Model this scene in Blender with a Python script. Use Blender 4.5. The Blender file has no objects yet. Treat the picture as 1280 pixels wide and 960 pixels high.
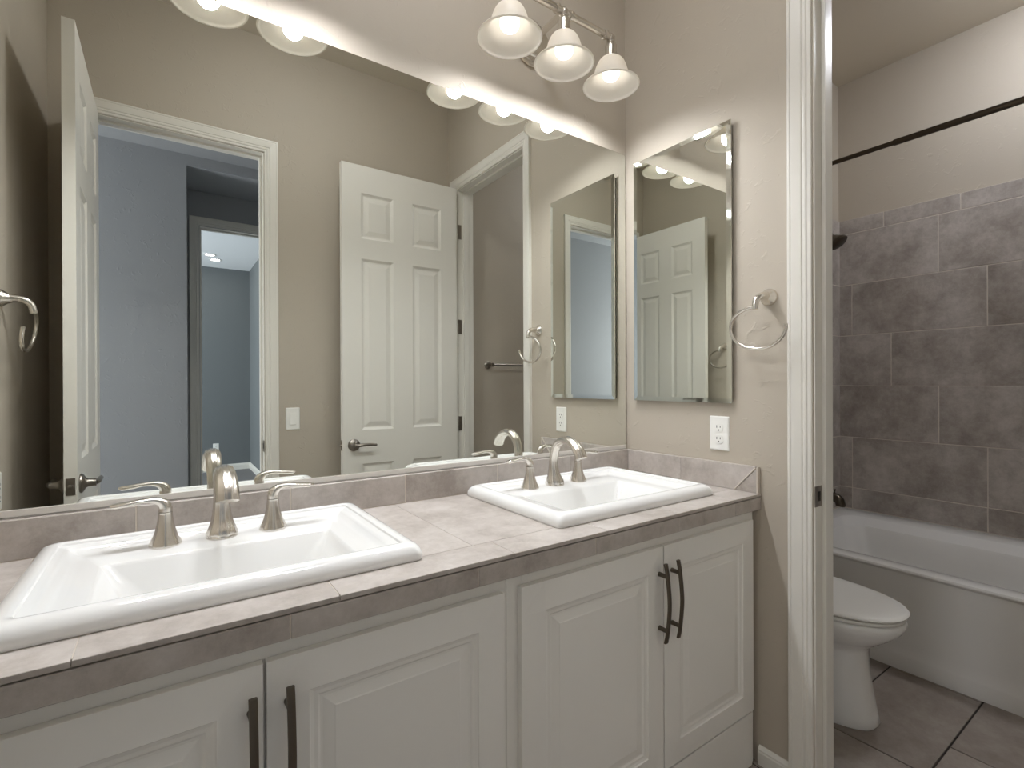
import bpy, bmesh, math, random
from math import sin, cos, pi, radians
from mathutils import Vector, Matrix

random.seed(7)
scene = bpy.context.scene
col = scene.collection

# ------------------------------------------------------------------ camera
F, YAW, PIT, ROL = 623.03, 0.60764, -0.00205, -0.00389
CAM = Vector((-1.5453, -1.4046, 1.2086))
fw = Vector((sin(YAW) * cos(PIT), cos(YAW) * cos(PIT), sin(PIT)))
rt = Vector((cos(YAW), -sin(YAW), 0))
up = rt.cross(fw)
r2 = rt * cos(ROL) + up * sin(ROL)
u2 = -rt * sin(ROL) + up * cos(ROL)
cd = bpy.data.cameras.new('camera')
cd.sensor_width = 36
cd.lens = F * 36 / 1280
cd.clip_start = 0.02
cam = bpy.data.objects.new('camera', cd)
col.objects.link(cam)
cam.matrix_world = Matrix(((r2.x, u2.x, -fw.x, CAM.x), (r2.y, u2.y, -fw.y, CAM.y), (r2.z, u2.z, -fw.z, CAM.z), (0, 0, 0, 1)))
scene.camera = cam

# ------------------------------------------------------------------ light and exposure
BULB = 1.6           # glow of the vanity bulbs
SPOT_W = 9.3        # light thrown down out of each shade, watts
FILL_DOME = 30.0           # strength of the unseen fill dome added over the vanity room
CAN = 43.0           # strength of the flush ceiling light of the bathtub room
HALL_W = 70.0        # watts of daylight through the hall window
ROOM_W = 100.0       # watts of daylight through the far room window
ROOM_CAN = 30.0
vs = scene.view_settings
vs.view_transform = 'Standard'
vs.look = 'None'
vs.exposure = 0.5
vs.gamma = 1.0
vs.use_curve_mapping = False
scene.cycles.max_bounces = 14
scene.cycles.diffuse_bounces = 8
scene.cycles.glossy_bounces = 8
scene.cycles.use_denoising = True
scene.cycles.sample_clamp_indirect = 6.0
world = bpy.data.worlds.new('world')
scene.world = world
world.use_nodes = True
world.node_tree.nodes['Background'].inputs[0].default_value = (0.55, 0.68, 0.9, 1)
world.node_tree.nodes['Background'].inputs[1].default_value = 0.8


def daylight(name, loc, rot, sx, sy, watts, color):
    l = bpy.data.lights.new(name, 'AREA')
    l.shape = 'RECTANGLE'
    l.size, l.size_y = sx, sy
    l.energy = watts
    l.color = color
    o = bpy.data.objects.new(name, l)
    o.location = loc
    o.rotation_euler = rot
    col.objects.link(o)
    return o


# daylight coming in through the windows of the hall and of the far room
daylight('hall_daylight', (-4.28, -2.18, 1.5), (0, radians(-90), 0), 1.5, 0.8, HALL_W, (0.93, 0.95, 1.0))
daylight('room_daylight', (-3.98, -5.0, 1.45), (0, radians(-90), 0), 1.5, 1.9, ROOM_W, (0.86, 0.93, 1.0))


# ------------------------------------------------------------------ materials
def srgb(r, g, b):
    f = lambda c: (c / 255 / 12.92) if c / 255 <= 0.04045 else ((c / 255 + 0.055) / 1.055) ** 2.4
    return (f(r), f(g), f(b), 1)


def new_mat(name):
    m = bpy.data.materials.new(name)
    m.use_nodes = True
    nt = m.node_tree
    return m, nt, nt.nodes['Principled BSDF']


def plain(name, c, rough=0.5, metal=0.0, spec=0.5, bump=None, coat=0.0):
    m, nt, b = new_mat(name)
    b.inputs['Base Color'].default_value = c
    b.inputs['Roughness'].default_value = rough
    b.inputs['Metallic'].default_value = metal
    b.inputs['Specular IOR Level'].default_value = spec
    if coat:
        b.inputs['Coat Weight'].default_value = coat
        b.inputs['Coat Roughness'].default_value = 0.05
    if bump:
        sc, st, dist = bump
        tc = nt.nodes.new('ShaderNodeTexCoord')
        n = nt.nodes.new('ShaderNodeTexNoise')
        n.inputs['Scale'].default_value = sc
        n.inputs['Detail'].default_value = 3
        bp = nt.nodes.new('ShaderNodeBump')
        bp.inputs['Strength'].default_value = st
        bp.inputs['Distance'].default_value = dist
        nt.links.new(tc.outputs['Object'], n.inputs['Vector'])
        nt.links.new(n.outputs['Fac'], bp.inputs['Height'])
        nt.links.new(bp.outputs['Normal'], b.inputs['Normal'])
    return m


def paint(name, c):
    """hand trowelled, lightly textured wall paint"""
    m, nt, b = new_mat(name)
    b.inputs['Base Color'].default_value = c
    b.inputs['Roughness'].default_value = 0.62
    b.inputs['Specular IOR Level'].default_value = 0.3
    tc = nt.nodes.new('ShaderNodeTexCoord')
    n1 = nt.nodes.new('ShaderNodeTexNoise')
    n1.inputs['Scale'].default_value = 26
    n1.inputs['Detail'].default_value = 5
    n1.inputs['Distortion'].default_value = 1.2
    rmp = nt.nodes.new('ShaderNodeValToRGB')
    rmp.color_ramp.elements[0].position = 0.60
    rmp.color_ramp.elements[1].position = 0.73
    bp = nt.nodes.new('ShaderNodeBump')
    bp.inputs['Strength'].default_value = 0.25
    bp.inputs['Distance'].default_value = 0.004
    nt.links.new(tc.outputs['Object'], n1.inputs['Vector'])
    nt.links.new(n1.outputs['Fac'], rmp.inputs['Fac'])
    nt.links.new(rmp.outputs['Color'], bp.inputs['Height'])
    nt.links.new(bp.outputs['Normal'], b.inputs['Normal'])
    return m


def stone(name, c_dark, c_mid, c_light, scale=7.0, rough=0.45, bump=0.05):
    """mottled stone-look porcelain tile, each tile taking its own patch of the pattern"""
    m, nt, b = new_mat(name)
    N, L = nt.nodes, nt.links
    tc = N.new('ShaderNodeTexCoord')
    geo = N.new('ShaderNodeNewGeometry')
    mul = N.new('ShaderNodeMath'); mul.operation = 'MULTIPLY'; mul.inputs[1].default_value = 37.0
    add = N.new('ShaderNodeVectorMath'); add.operation = 'ADD'
    L.new(geo.outputs['Random Per Island'], mul.inputs[0])
    L.new(tc.outputs['Object'], add.inputs[0])
    L.new(mul.outputs[0], add.inputs[1])
    n1 = N.new('ShaderNodeTexNoise')
    n1.inputs['Scale'].default_value = scale
    n1.inputs['Detail'].default_value = 12
    n1.inputs['Roughness'].default_value = 0.78
    n1.inputs['Distortion'].default_value = 0.12
    n2 = N.new('ShaderNodeTexNoise')
    n2.inputs['Scale'].default_value = scale * 0.35
    n2.inputs['Detail'].default_value = 4
    L.new(add.outputs[0], n1.inputs['Vector'])
    L.new(add.outputs[0], n2.inputs['Vector'])
    mix = N.new('ShaderNodeMath'); mix.operation = 'MULTIPLY_ADD'
    mix.inputs[1].default_value = 0.6
    sc2 = N.new('ShaderNodeMath'); sc2.operation = 'MULTIPLY'; sc2.inputs[1].default_value = 0.4
    L.new(n2.outputs['Fac'], sc2.inputs[0])
    L.new(n1.outputs['Fac'], mix.inputs[0])
    L.new(sc2.outputs[0], mix.inputs[2])
    r = N.new('ShaderNodeValToRGB')
    e = r.color_ramp.elements
    e[0].position, e[0].color = 0.36, c_dark
    e[1].position, e[1].color = 0.62, c_light
    k = e.new(0.49); k.color = c_mid
    L.new(mix.outputs[0], r.inputs['Fac'])
    L.new(r.outputs['Color'], b.inputs['Base Color'])
    b.inputs['Roughness'].default_value = rough
    bp = N.new('ShaderNodeBump')
    bp.inputs['Strength'].default_value = bump
    bp.inputs['Distance'].default_value = 0.002
    L.new(n1.outputs['Fac'], bp.inputs['Height'])
    L.new(bp.outputs['Normal'], b.inputs['Normal'])
    return m


def brushed(name, c, rough=0.3):
    m, nt, b = new_mat(name)
    b.inputs['Base Color'].default_value = c
    b.inputs['Metallic'].default_value = 1.0
    b.inputs['Roughness'].default_value = rough
    return m


def glowing(name, c, strength):
    m, nt, b = new_mat(name)
    b.inputs['Base Color'].default_value = (0.9, 0.9, 0.9, 1)
    b.inputs['Emission Color'].default_value = c
    b.inputs['Emission Strength'].default_value = strength
    return m


M_WALL = paint('taupe_wall_paint', srgb(185, 176, 162))
M_HALL = paint('grey_hall_paint', srgb(160, 162, 164))
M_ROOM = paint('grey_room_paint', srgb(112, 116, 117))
M_CEIL = plain('ceiling_paint', srgb(212, 204, 190), 0.8, bump=(60, 0.15, 0.002))
M_CEILW = plain('white_ceiling_paint', srgb(240, 242, 244), 0.8)
M_TRIM = plain('trim_paint', srgb(226, 223, 215), 0.35, bump=(180, 0.03, 0.0006))
M_CAB = plain('cabinet_paint', srgb(238, 236, 231), 0.4, bump=(140, 0.04, 0.0006))
M_GAP = plain('shadow_gap_dark', srgb(40, 36, 32), 0.9)
M_COUNTER = stone('beige_counter_tile', srgb(154, 145, 137), srgb(180, 172, 165), srgb(198, 191, 185), 15.0, 0.42)
M_GROUTL = plain('pale_grout', srgb(205, 196, 184), 0.9)
M_TUBTILE = stone('grey_brown_wall_tile', srgb(134, 125, 118), srgb(164, 156, 149), srgb(192, 185, 179), 9.0, 0.4)
M_GROUTM = plain('grey_grout', srgb(206, 198, 188), 0.9)
M_FLOOR = stone('grey_brown_floor_tile', srgb(118, 108, 100), srgb(143, 133, 125), srgb(165, 157, 149), 4.5, 0.42)
M_GROUTD = plain('dark_floor_grout', srgb(52, 46, 42), 0.9)
M_CARPET = plain('grey_carpet', srgb(126, 124, 124), 0.95, bump=(400, 0.6, 0.01))
M_CHINA = plain('white_porcelain', srgb(240, 240, 238), 0.12, coat=0.6)
M_ACRYL = plain('white_tub_enamel', srgb(228, 227, 224), 0.16, coat=0.5)
M_PLASTIC = plain('white_plastic', srgb(240, 239, 234), 0.35)
M_NICKEL = brushed('brushed_nickel', srgb(222, 217, 209), 0.25)
M_STEEL = brushed('satin_steel', srgb(150, 144, 136), 0.3)
M_LEDGE_REFL = plain('painted_ledge_reflection', srgb(212, 207, 200), 0.3)  # reflection of the backsplash ledge, put into the colour of a strip
M_BRONZE = brushed('dark_pewter', srgb(104, 96, 86), 0.38)
M_DARK = brushed('dark_bronze', srgb(92, 84, 74), 0.3)
M_MIRROR = brushed('silvered_glass', srgb(238, 240, 235), 0.0)
M_EDGE = brushed('bevelled_mirror_edge', srgb(238, 242, 239), 0.04)
M_BULB = glowing('lit_bulb', (1.0, 0.98, 0.95, 1), BULB)
M_FILL_DOME = glowing('added_fill_dome_glass', (0.965, 0.985, 1.03, 1), FILL_DOME)
M_CAN = glowing('lit_bath_dome_glass', (0.93, 0.97, 1.06, 1), CAN)
M_RCAN = glowing('lit_room_downlight', (1.0, 0.95, 0.9, 1), ROOM_CAN)

# white opal glass of the lamp shades: some light passes through
M_OPAL, _nt, _b = new_mat('white_opal_glass')
_b.inputs['Base Color'].default_value = srgb(238, 234, 226)
_b.inputs['Roughness'].default_value = 0.3
_tr = _nt.nodes.new('ShaderNodeBsdfTranslucent')
_tr.inputs['Color'].default_value = (0.95, 0.9, 0.82, 1)
_mx = _nt.nodes.new('ShaderNodeMixShader')
_mx.inputs[0].default_value = 0.35
_nt.links.new(_b.outputs[0], _mx.inputs[1])
_nt.links.new(_tr.outputs[0], _mx.inputs[2])
_nt.links.new(_mx.outputs[0], _nt.nodes['Material Output'].inputs['Surface'])


# ------------------------------------------------------------------ helpers
def obj(name, bm, mats, parent=None, loc=None, smooth=None):
    me = bpy.data.meshes.new(name)
    bmesh.ops.recalc_face_normals(bm, faces=bm.faces)
    bm.to_mesh(me)
    bm.free()
    for m in (mats if isinstance(mats, (list, tuple)) else [mats]):
        me.materials.append(m)
    o = bpy.data.objects.new(name, me)
    col.objects.link(o)
    if smooth is not None:
        for p in me.polygons:
            p.use_smooth = True
        me.set_sharp_from_angle(angle=radians(smooth))
    if parent:
        o.parent = parent
    if loc:
        o.location = loc
    return o


def tag(o, label, cat, group=None, kind=None):
    o['label'] = label
    o['category'] = cat
    if group:
        o['group'] = group
    if kind:
        o['kind'] = kind
    return o


def thing(name, label, cat, loc=(0, 0, 0), rz=0, group=None, kind=None):
    o = bpy.data.objects.new(name, None)
    o.empty_display_size = 0.05
    o.location = loc
    o.rotation_euler = (0, 0, rz)
    col.objects.link(o)
    return tag(o, label, cat, group, kind)


def dup(o, parent=None, loc=None, rz=None, label=None):
    c = o.copy()
    col.objects.link(c)
    if parent:
        c.parent = parent
    if loc is not None:
        c.location = loc
    if rz is not None:
        c.rotation_euler = (0, 0, rz)
    if label:
        c['label'] = label
    for ch in list(o.children):
        dup(ch, c)
    return c


def B():
    return bmesh.new()


def box(bm, x0, y0, z0, x1, y1, z1, bev=0.0, seg=2, mi=0):
    x0, x1 = min(x0, x1), max(x0, x1)
    y0, y1 = min(y0, y1), max(y0, y1)
    z0, z1 = min(z0, z1), max(z0, z1)
    v = [bm.verts.new((x, y, z)) for x in (x0, x1) for y in (y0, y1) for z in (z0, z1)]
    fs = [bm.faces.new([v[i] for i in f]) for f in ((0, 1, 3, 2), (4, 6, 7, 5), (0, 4, 5, 1), (2, 3, 7, 6), (0, 2, 6, 4), (1, 5, 7, 3))]
    for f in fs:
        f.material_index = mi
    if bev > 0:
        es = list({e for f in fs for e in f.edges})
        r = bmesh.ops.bevel(bm, geom=es, offset=bev, segments=seg, profile=0.6, affect='EDGES')
        for f in r['faces']:
            f.material_index = mi
    return v


def bridge(bm, rings, close=True, cap0=True, cap1=True, mi=0):
    """rings: lists of Vectors of equal length"""
    vr = [[bm.verts.new(p) for p in r] for r in rings]
    n = len(vr[0])
    for a, b in zip(vr, vr[1:]):
        for i in range(n if close else n - 1):
            j = (i + 1) % n
            f = bm.faces.new((a[i], a[j], b[j], b[i]))
            f.material_index = mi
    if cap0:
        bm.faces.new(vr[0]).material_index = mi
    if cap1:
        bm.faces.new(list(reversed(vr[-1]))).material_index = mi
    return vr


def tube(bm, pts, rad, seg=14, shape=None, cap=True, squash=None):
    """sweep a (possibly fluted or flattened) circle along a smooth path; rad may be a list"""
    pts = [Vector(p) for p in pts]
    n = len(pts)
    rad = rad if isinstance(rad, (list, tuple)) else [rad] * n
    squash = squash if squash else [(1, 1)] * n
    t0 = (pts[1] - pts[0]).normalized()
    ref = Vector((1, 0, 0)) if abs(t0.x) < 0.9 else Vector((0, 1, 0))
    nrm = (ref - t0 * ref.dot(t0)).normalized()
    rings = []
    for i, p in enumerate(pts):
        t = (pts[min(i + 1, n - 1)] - pts[max(i - 1, 0)]).normalized()
        nrm = (nrm - t * nrm.dot(t)).normalized()
        bn = t.cross(nrm)
        ring = []
        for k in range(seg):
            a = 2 * pi * k / seg
            f = shape(a) if shape else 1
            ring.append(p + (nrm * cos(a) * squash[i][0] + bn * sin(a) * squash[i][1]) * rad[i] * f)
        rings.append(ring)
    bridge(bm, rings, cap0=cap, cap1=cap)


def spline(ctrl, n=24):
    """Catmull-Rom through control points (any dimension)"""
    P = [Vector(c) for c in ctrl]
    P = [P[0] * 2 - P[1]] + P + [P[-1] * 2 - P[-2]]
    out = []
    segs = len(P) - 3
    for i in range(n + 1):
        t = i / n * segs
        k = min(int(t), segs - 1)
        u = t - k
        a, b, c, d = P[k:k + 4]
        out.append(0.5 * ((2 * b) + (c - a) * u + (2 * a - 5 * b + 4 * c - d) * u * u + (3 * b - a - 3 * c + d) * u ** 3))
    return out


def lathe(bm, prof, seg=32, mat=None, cap0=False, cap1=False, shape=None, mi=0):
    mat = mat or Matrix.Identity(4)
    rings = []
    for r, z in prof:
        ring = []
        for k in range(seg):
            a = 2 * pi * k / seg
            f = shape(a, z) if shape else 1
            ring.append(mat @ Vector((r * f * cos(a), r * f * sin(a), z)))
        rings.append(ring)
    bridge(bm, rings, cap0=cap0, cap1=cap1, mi=mi)


def rrect(cx, cy, hx, hy, r, z, n=6):
    """rounded rectangle ring, 4*(n+1) points"""
    r = max(min(r, hx - 1e-4, hy - 1e-4), 1e-4)
    out = []
    for qx, qy, a0 in ((1, 1, 0), (-1, 1, pi / 2), (-1, -1, pi), (1, -1, 3 * pi / 2)):
        for k in range(n + 1):
            a = a0 + pi / 2 * k / n
            out.append(Vector((cx + qx * (hx - r) + r * cos(a), cy + qy * (hy - r) + r * sin(a), z)))
    return out


AXES = {'x': Matrix.Rotation(radians(90), 4, 'Y'), '-x': Matrix.Rotation(radians(-90), 4, 'Y'),
        'y': Matrix.Rotation(radians(-90), 4, 'X'), '-y': Matrix.Rotation(radians(90), 4, 'X')}


def plate(bm, w, h, t, panels, rings, mat, both=True, edge=0.0):
    """a panelled leaf: local x 0..w, z 0..h, front at y=0 (faces -y), back at y=t"""
    xs = sorted({0, w} | {p[0] for p in panels} | {p[2] for p in panels})
    zs = sorted({0, h} | {p[1] for p in panels} | {p[3] for p in panels})
    P = {(p[0], p[1]): p for p in panels}

    def side(yf, sgn):
        def V(x, z, d=0.0):
            if edge and d == 0.0 and (x in (0, w) or z in (0, h)):
                d = edge
                x = min(max(x, 0.0), w)
            return bm.verts.new(mat @ Vector((x, yf + sgn * d, z)))
        grid = {(x, z): V(x, z) for x in xs for z in zs}
        for i in range(len(xs) - 1):
            for j in range(len(zs) - 1):
                c = [grid[xs[i], zs[j]], grid[xs[i + 1], zs[j]], grid[xs[i + 1], zs[j + 1]], grid[xs[i], zs[j + 1]]]
                if (xs[i], zs[j]) not in P:
                    bm.faces.new(c)
                    continue
                x0, z0, x1, z1 = P[xs[i], zs[j]]
                prev = c
                for ins, dep in rings:
                    cur = [bm.verts.new(mat @ Vector((x, yf + sgn * dep, z))) for x, z in
                           ((x0 + ins, z0 + ins), (x1 - ins, z0 + ins), (x1 - ins, z1 - ins), (x0 + ins, z1 - ins))]
                    for k in range(4):
                        bm.faces.new((prev[k], prev[(k + 1) % 4], cur[(k + 1) % 4], cur[k]))
                    prev = cur
                bm.faces.new(prev)
        loop = [grid[x, 0] for x in xs] + [grid[w, z] for z in zs[1:]] + [grid[x, h] for x in reversed(xs[:-1])] + [grid[0, z] for z in reversed(zs[1:-1])]
        return loop
    a = side(0.0, 1)
    if both:
        b = side(t, -1)
    else:
        b = [bm.verts.new(mat @ Vector(((mat.inverted() @ v.co).x, t, (mat.inverted() @ v.co).z))) for v in a]
        bm.faces.new(b)
    n = len(a)
    for i in range(n):
        bm.faces.new((a[i], a[(i + 1) % n], b[(i + 1) % n], b[i]))


def tiles(bm, org, U, V, N, rects, thick, gap=0.003, cham=0.0012, mi=0):
    """individual tiles, each a separate island standing 'thick' out of the plane along N"""
    org, U, V, N = Vector(org), Vector(U), Vector(V), Vector(N)
    g = gap / 2
    for (u0, v0, u1, v1) in rects:
        u0 += g; v0 += g; u1 -= g; v1 -= g
        if u1 - u0 < 0.002 or v1 - v0 < 0.002:
            continue
        q = lambda u, v, d: org + U * u + V * v + N * d
        c = cham
        r0 = [q(u0, v0, 0), q(u1, v0, 0), q(u1, v1, 0), q(u0, v1, 0)]
        r1 = [q(u0, v0, thick - c), q(u1, v0, thick - c), q(u1, v1, thick - c), q(u0, v1, thick - c)]
        r2_ = [q(u0 + c, v0 + c, thick), q(u1 - c, v0 + c, thick), q(u1 - c, v1 - c, thick), q(u0 + c, v1 - c, thick)]
        bridge(bm, [r0, r1, r2_], mi=mi)


def egg(cx, w, yf, yb, z, n=40, p=2.25):
    """egg-shaped ring: front tip at yf, back at yb"""
    yc = yb + (yf - yb) * 0.42
    out = []
    for k in range(n):
        a = 2 * pi * k / n
        c, s = cos(a), sin(a)
        x = abs(c) ** (2 / p) * (1 if c >= 0 else -1)
        y = abs(s) ** (2 / p) * (1 if s >= 0 else -1)
        ly = (yb - yc) if s >= 0 else (yc - yf)
        out.append(Vector((cx + w * x, yc + ly * y, z)))
    return out


CASING = [(0, 0), (0, .0165), (.002, .018), (.008, .018), (.0095, .0160), (.012, .0165), (.038, .0135), (.041, .0105),
          (.045, .0120), (.050, .0115), (.053, .0085), (.061, .008), (.064, .0065), (.064, 0)]


def casing(bm, P, u0, u1, H, W=0.064):
    """moulded door casing; P(u, out, z) maps along-wall, off-wall and height to a point"""
    rings = []
    for a, d in CASING:
        o = W - a + 0.003
        rings.append([P(u0 - o, d, 0), P(u0 - o, d, H + o), P(u1 + o, d, H + o), P(u1 + o, d, 0)])
    bridge(bm, rings, close=False, cap0=False, cap1=False)
    for i in (0, 3):
        bm.faces.new([bm.verts.new(r[i]) for r in rings])


H_DOOR = 2.447
W_T = 0.111          # partition thickness
CEIL = 3.065
XL, XR = -1.964, 1.945
YB = -1.559

# ------------------------------------------------------------------ the setting: shell
b = B(); box(b, XL - 0.12, 0, 0, XR + 0.12, 0.12, CEIL)
tag(obj('wall_front', b, M_WALL), 'taupe wall behind the vanity and its wide mirror', 'wall', kind='structure')
b = B(); box(b, XL - 0.12, YB - W_T, 0, XL, 0, CEIL)
tag(obj('wall_left', b, M_WALL), 'taupe wall at the left end of the vanity', 'wall', kind='structure')
D0, D1 = -1.437, -0.717
b = B()
box(b, 0, D1, 0, W_T, 0, CEIL); box(b, 0, YB, 0, W_T, D0, CEIL); box(b, 0, D0, H_DOOR, W_T, D1, CEIL)
tag(obj('wall_right', b, M_WALL), 'taupe partition wall between the vanity and the bathtub room', 'wall', kind='structure')
E0, E1 = -1.828, -1.108
b = B()
box(b, XL - 0.12, YB - W_T, 0, E0, YB, CEIL); box(b, E1, YB - W_T, 0, XR + 0.12, YB, CEIL); box(b, E0, YB - W_T, H_DOOR, E1, YB, CEIL)
tag(obj('wall_back', b, [M_WALL]), 'taupe wall opposite the mirror with the entry doorway', 'wall', kind='structure')
b = B(); box(b, XR, YB - W_T, 0, XR + 0.12, 0.12, CEIL)
tag(obj('wall_far', b, M_WALL), 'taupe wall along the far side of the bathtub', 'wall', kind='structure')
b = B(); box(b, XL - 0.12, YB - W_T, CEIL, XR + 0.12, 0.12, CEIL + 0.1)
tag(obj('ceiling', b, M_CEIL), 'taupe ceiling over the bathroom', 'ceiling', kind='structure')
# tiled floor
b = B(); box(b, XL - 0.12, YB - W_T, -0.12, XR + 0.12, 0.12, -0.003, mi=1)
rects = []
PY, PX = 0.293, 0.60
j = 0
y = 0.0
while y > YB - W_T - 0.01:
    off = 0.579 if j % 2 else 0.37
    x = off - PX * 6
    while x < XR:
        rects.append((max(x, XL), max(y - PY, YB - W_T) - (0), min(x + PX, XR), y))
        x += PX
    y -= PY
    j += 1
rects = [(r[0], r[1], r[2], r[3]) for r in rects if r[2] - r[0] > 0.01 and r[3] - r[1] > 0.01]
tiles(b, (0, 0.003, -0.003), (1, 0, 0), (0, 1, 0), (0, 0, 1), rects, 0.003, gap=0.006, cham=0.001)
tag(obj('floor', b, [M_FLOOR, M_GROUTD]), 'grey-brown tiled floor with dark grout lines', 'floor', kind='structure')

# hall and far room, seen through the entry doorway
HY0, HY1 = YB - W_T, -2.70
b = B()
box(b, -4.3, HY1 - 0.1, 0, -1.42, HY1, 2.79); box(b, -0.25, HY1 - 0.1, 0, 0.6, HY1, 2.79); box(b, -1.42, HY1 - 0.1, 2.715, -0.25, HY1, 2.79)
box(b, -1.52, -3.2, 0, -1.42, HY1 - 0.1, 2.79); box(b, -0.25, -3.2, 0, -0.15, HY1 - 0.1, 2.79)
box(b, -1.42, -3.2, 2.715, -0.25, HY1 - 0.1, 2.79)
tag(obj('wall_hall', b, M_HALL), 'grey hall wall outside the entry doorway, with a doorway niche', 'wall', kind='structure')
b = B()
box(b, 0.5, HY1, 0, 0.6, HY0, 2.79)
box(b, -4.3, HY0 - 0.012, 0, E0 - 0.1, HY0 - 0.002, 2.79); box(b, E1 + 0.1, HY0 - 0.012, 0, 0.5, HY0 - 0.002, 2.79)
box(b, E0 - 0.1, HY0 - 0.012, H_DOOR + 0.08, E1 + 0.1, HY0 - 0.002, 2.79)
tag(obj('wall_hall_side', b, M_HALL), 'grey hall wall around the outside of the entry doorway', 'wall', kind='structure')
b = B()
for (y0, y1, z0, z1) in ((HY1, -2.6, 0, 2.79), (-1.76, HY0, 0, 2.79), (-2.6, -1.76, 0, 0.7), (-2.6, -1.76, 2.3, 2.79)):
    box(b, -4.3, y0, z0, -4.2, y1, z1)
tag(obj('wall_hall_end', b, M_HALL), 'grey wall at the window end of the hall', 'wall', kind='structure')
b = B(); box(b, -4.3, HY1 - 0.1, 2.79, 0.6, HY0, 2.89)
tag(obj('ceiling_hall', b, M_HALL), 'hall ceiling painted grey to stand for its shade', 'ceiling', kind='structure')  # wall grey in place of white, so the unlit look sits in the colour
R0, R1 = -1.322, -0.602
b = B()
box(b, -4.0, -3.31, 0, R0, -3.2, 2.82); box(b, R1, -3.31, 0, -0.15, -3.2, 2.82); box(b, R0, -3.31, H_DOOR, R1, -3.2, 2.82)
tag(obj('wall_room_front', b, M_HALL), 'grey wall with the second doorway beyond the hall', 'wall', kind='structure')
b = B(); box(b, -4.0, -6.7, 0, -0.45, -6.6, 2.82)
tag(obj('wall_room_back', b, M_ROOM), 'grey far wall of the room beyond the hall', 'wall', kind='structure')
b = B(); box(b, -0.553, -6.6, 0, -0.45, -3.31, 2.82)
tag(obj('wall_room_right', b, M_ROOM), 'grey side wall of the room beyond the hall', 'wall', kind='structure')
b = B()
for (y0, y1, z0, z1) in ((-6.6, -5.98, 0, 2.82), (-4.02, -3.31, 0, 2.82), (-5.98, -4.02, 0, 0.65), (-5.98, -4.02, 2.25, 2.82)):
    box(b, -4.0, y0, z0, -3.9, y1, z1)
tag(obj('wall_room_left', b, M_ROOM), 'grey wall with the window of the room beyond the hall', 'wall', kind='structure')
b = B(); box(b, -4.0, -6.7, 2.82, -0.45, -3.2, 2.92)
tag(obj('ceiling_room', b, M_CEILW), 'white ceiling of the room beyond the hall', 'ceiling', kind='structure')
b = B(); box(b, -4.3, -6.7, -0.12, 0.6, HY0, 0.004)
tag(obj('floor_hall', b, M_CARPET), 'grey carpet in the hall and the room beyond', 'floor', kind='structure')
# window frames
for i, (x, y0, y1, z0, z1) in enumerate(((-4.25, -2.6, -1.76, 0.7, 2.3), (-3.95, -5.98, -4.02, 0.65, 2.25))):
    b = B()
    t = 0.05
    box(b, x - .03, y0, z0, x + .03, y0 + t, z1, .004); box(b, x - .03, y1 - t, z0, x + .03, y1, z1, .004)
    box(b, x - .03, y0 + t, z0, x + .03, y1 - t, z0 + t, .004); box(b, x - .03, y0 + t, z1 - t, x + .03, y1 - t, z1, .004)
    tag(obj('window_%d' % (i + 1), b, M_TRIM), ('white window at the end of the hall', 'white window in the room beyond the hall')[i], 'window', kind='structure')


# baseboards
def baseboard(name, segs, label, h=0.058):
    """segs: (x0,y0,x1,y1,nx,ny) runs with outward normal"""
    b = B()
    for x0, y0, x1, y1, nx, ny in segs:
        prof = [(0, 0), (.012, 0), (.012, h * .68), (.010, h * .74), (.010, h * .82), (.005, h * .95), (.003, h), (0, h)]
        bridge(b, [[Vector((px + nx * d, py + ny * d, z)) for d, z in prof] for px, py in ((x0, y0), (x1, y1))])
    tag(obj(name, b, M_TRIM), label, 'baseboard', kind='structure')


baseboard('baseboard_right', [(0, -0.553, 0, D1 + 0.067, -1, 0), (0, YB, 0, D0 - 0.067, -1, 0)], 'white baseboard at the foot of the partition wall')
baseboard('baseboard_back', [(E1 + 0.067, YB, 0, YB, 0, 1), (XL, YB, E0 - 0.067, YB, 0, 1)], 'white baseboard under the light switch wall')
baseboard('baseboard_left', [(XL, YB, XL, -0.56, 1, 0)], 'white baseboard along the wall behind the open entry door')
baseboard('baseboard_tub_room', [(W_T, YB, 0.97, YB, 0, 1), (W_T, 0, W_T, D1 + 0.067, 1, 0)], 'white baseboard in the bathtub room')
baseboard('baseboard_room', [(-3.9, -6.6, -0.553, -6.6, 0, 1), (-0.553, -6.6, -0.553, -3.31, -1, 0)], 'white baseboard in the room beyond the hall', 0.09)
baseboard('baseboard_hall', [(-4.2, HY1, -1.42, HY1, 0, 1)], 'white baseboard along the hall wall', 0.09)

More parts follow.
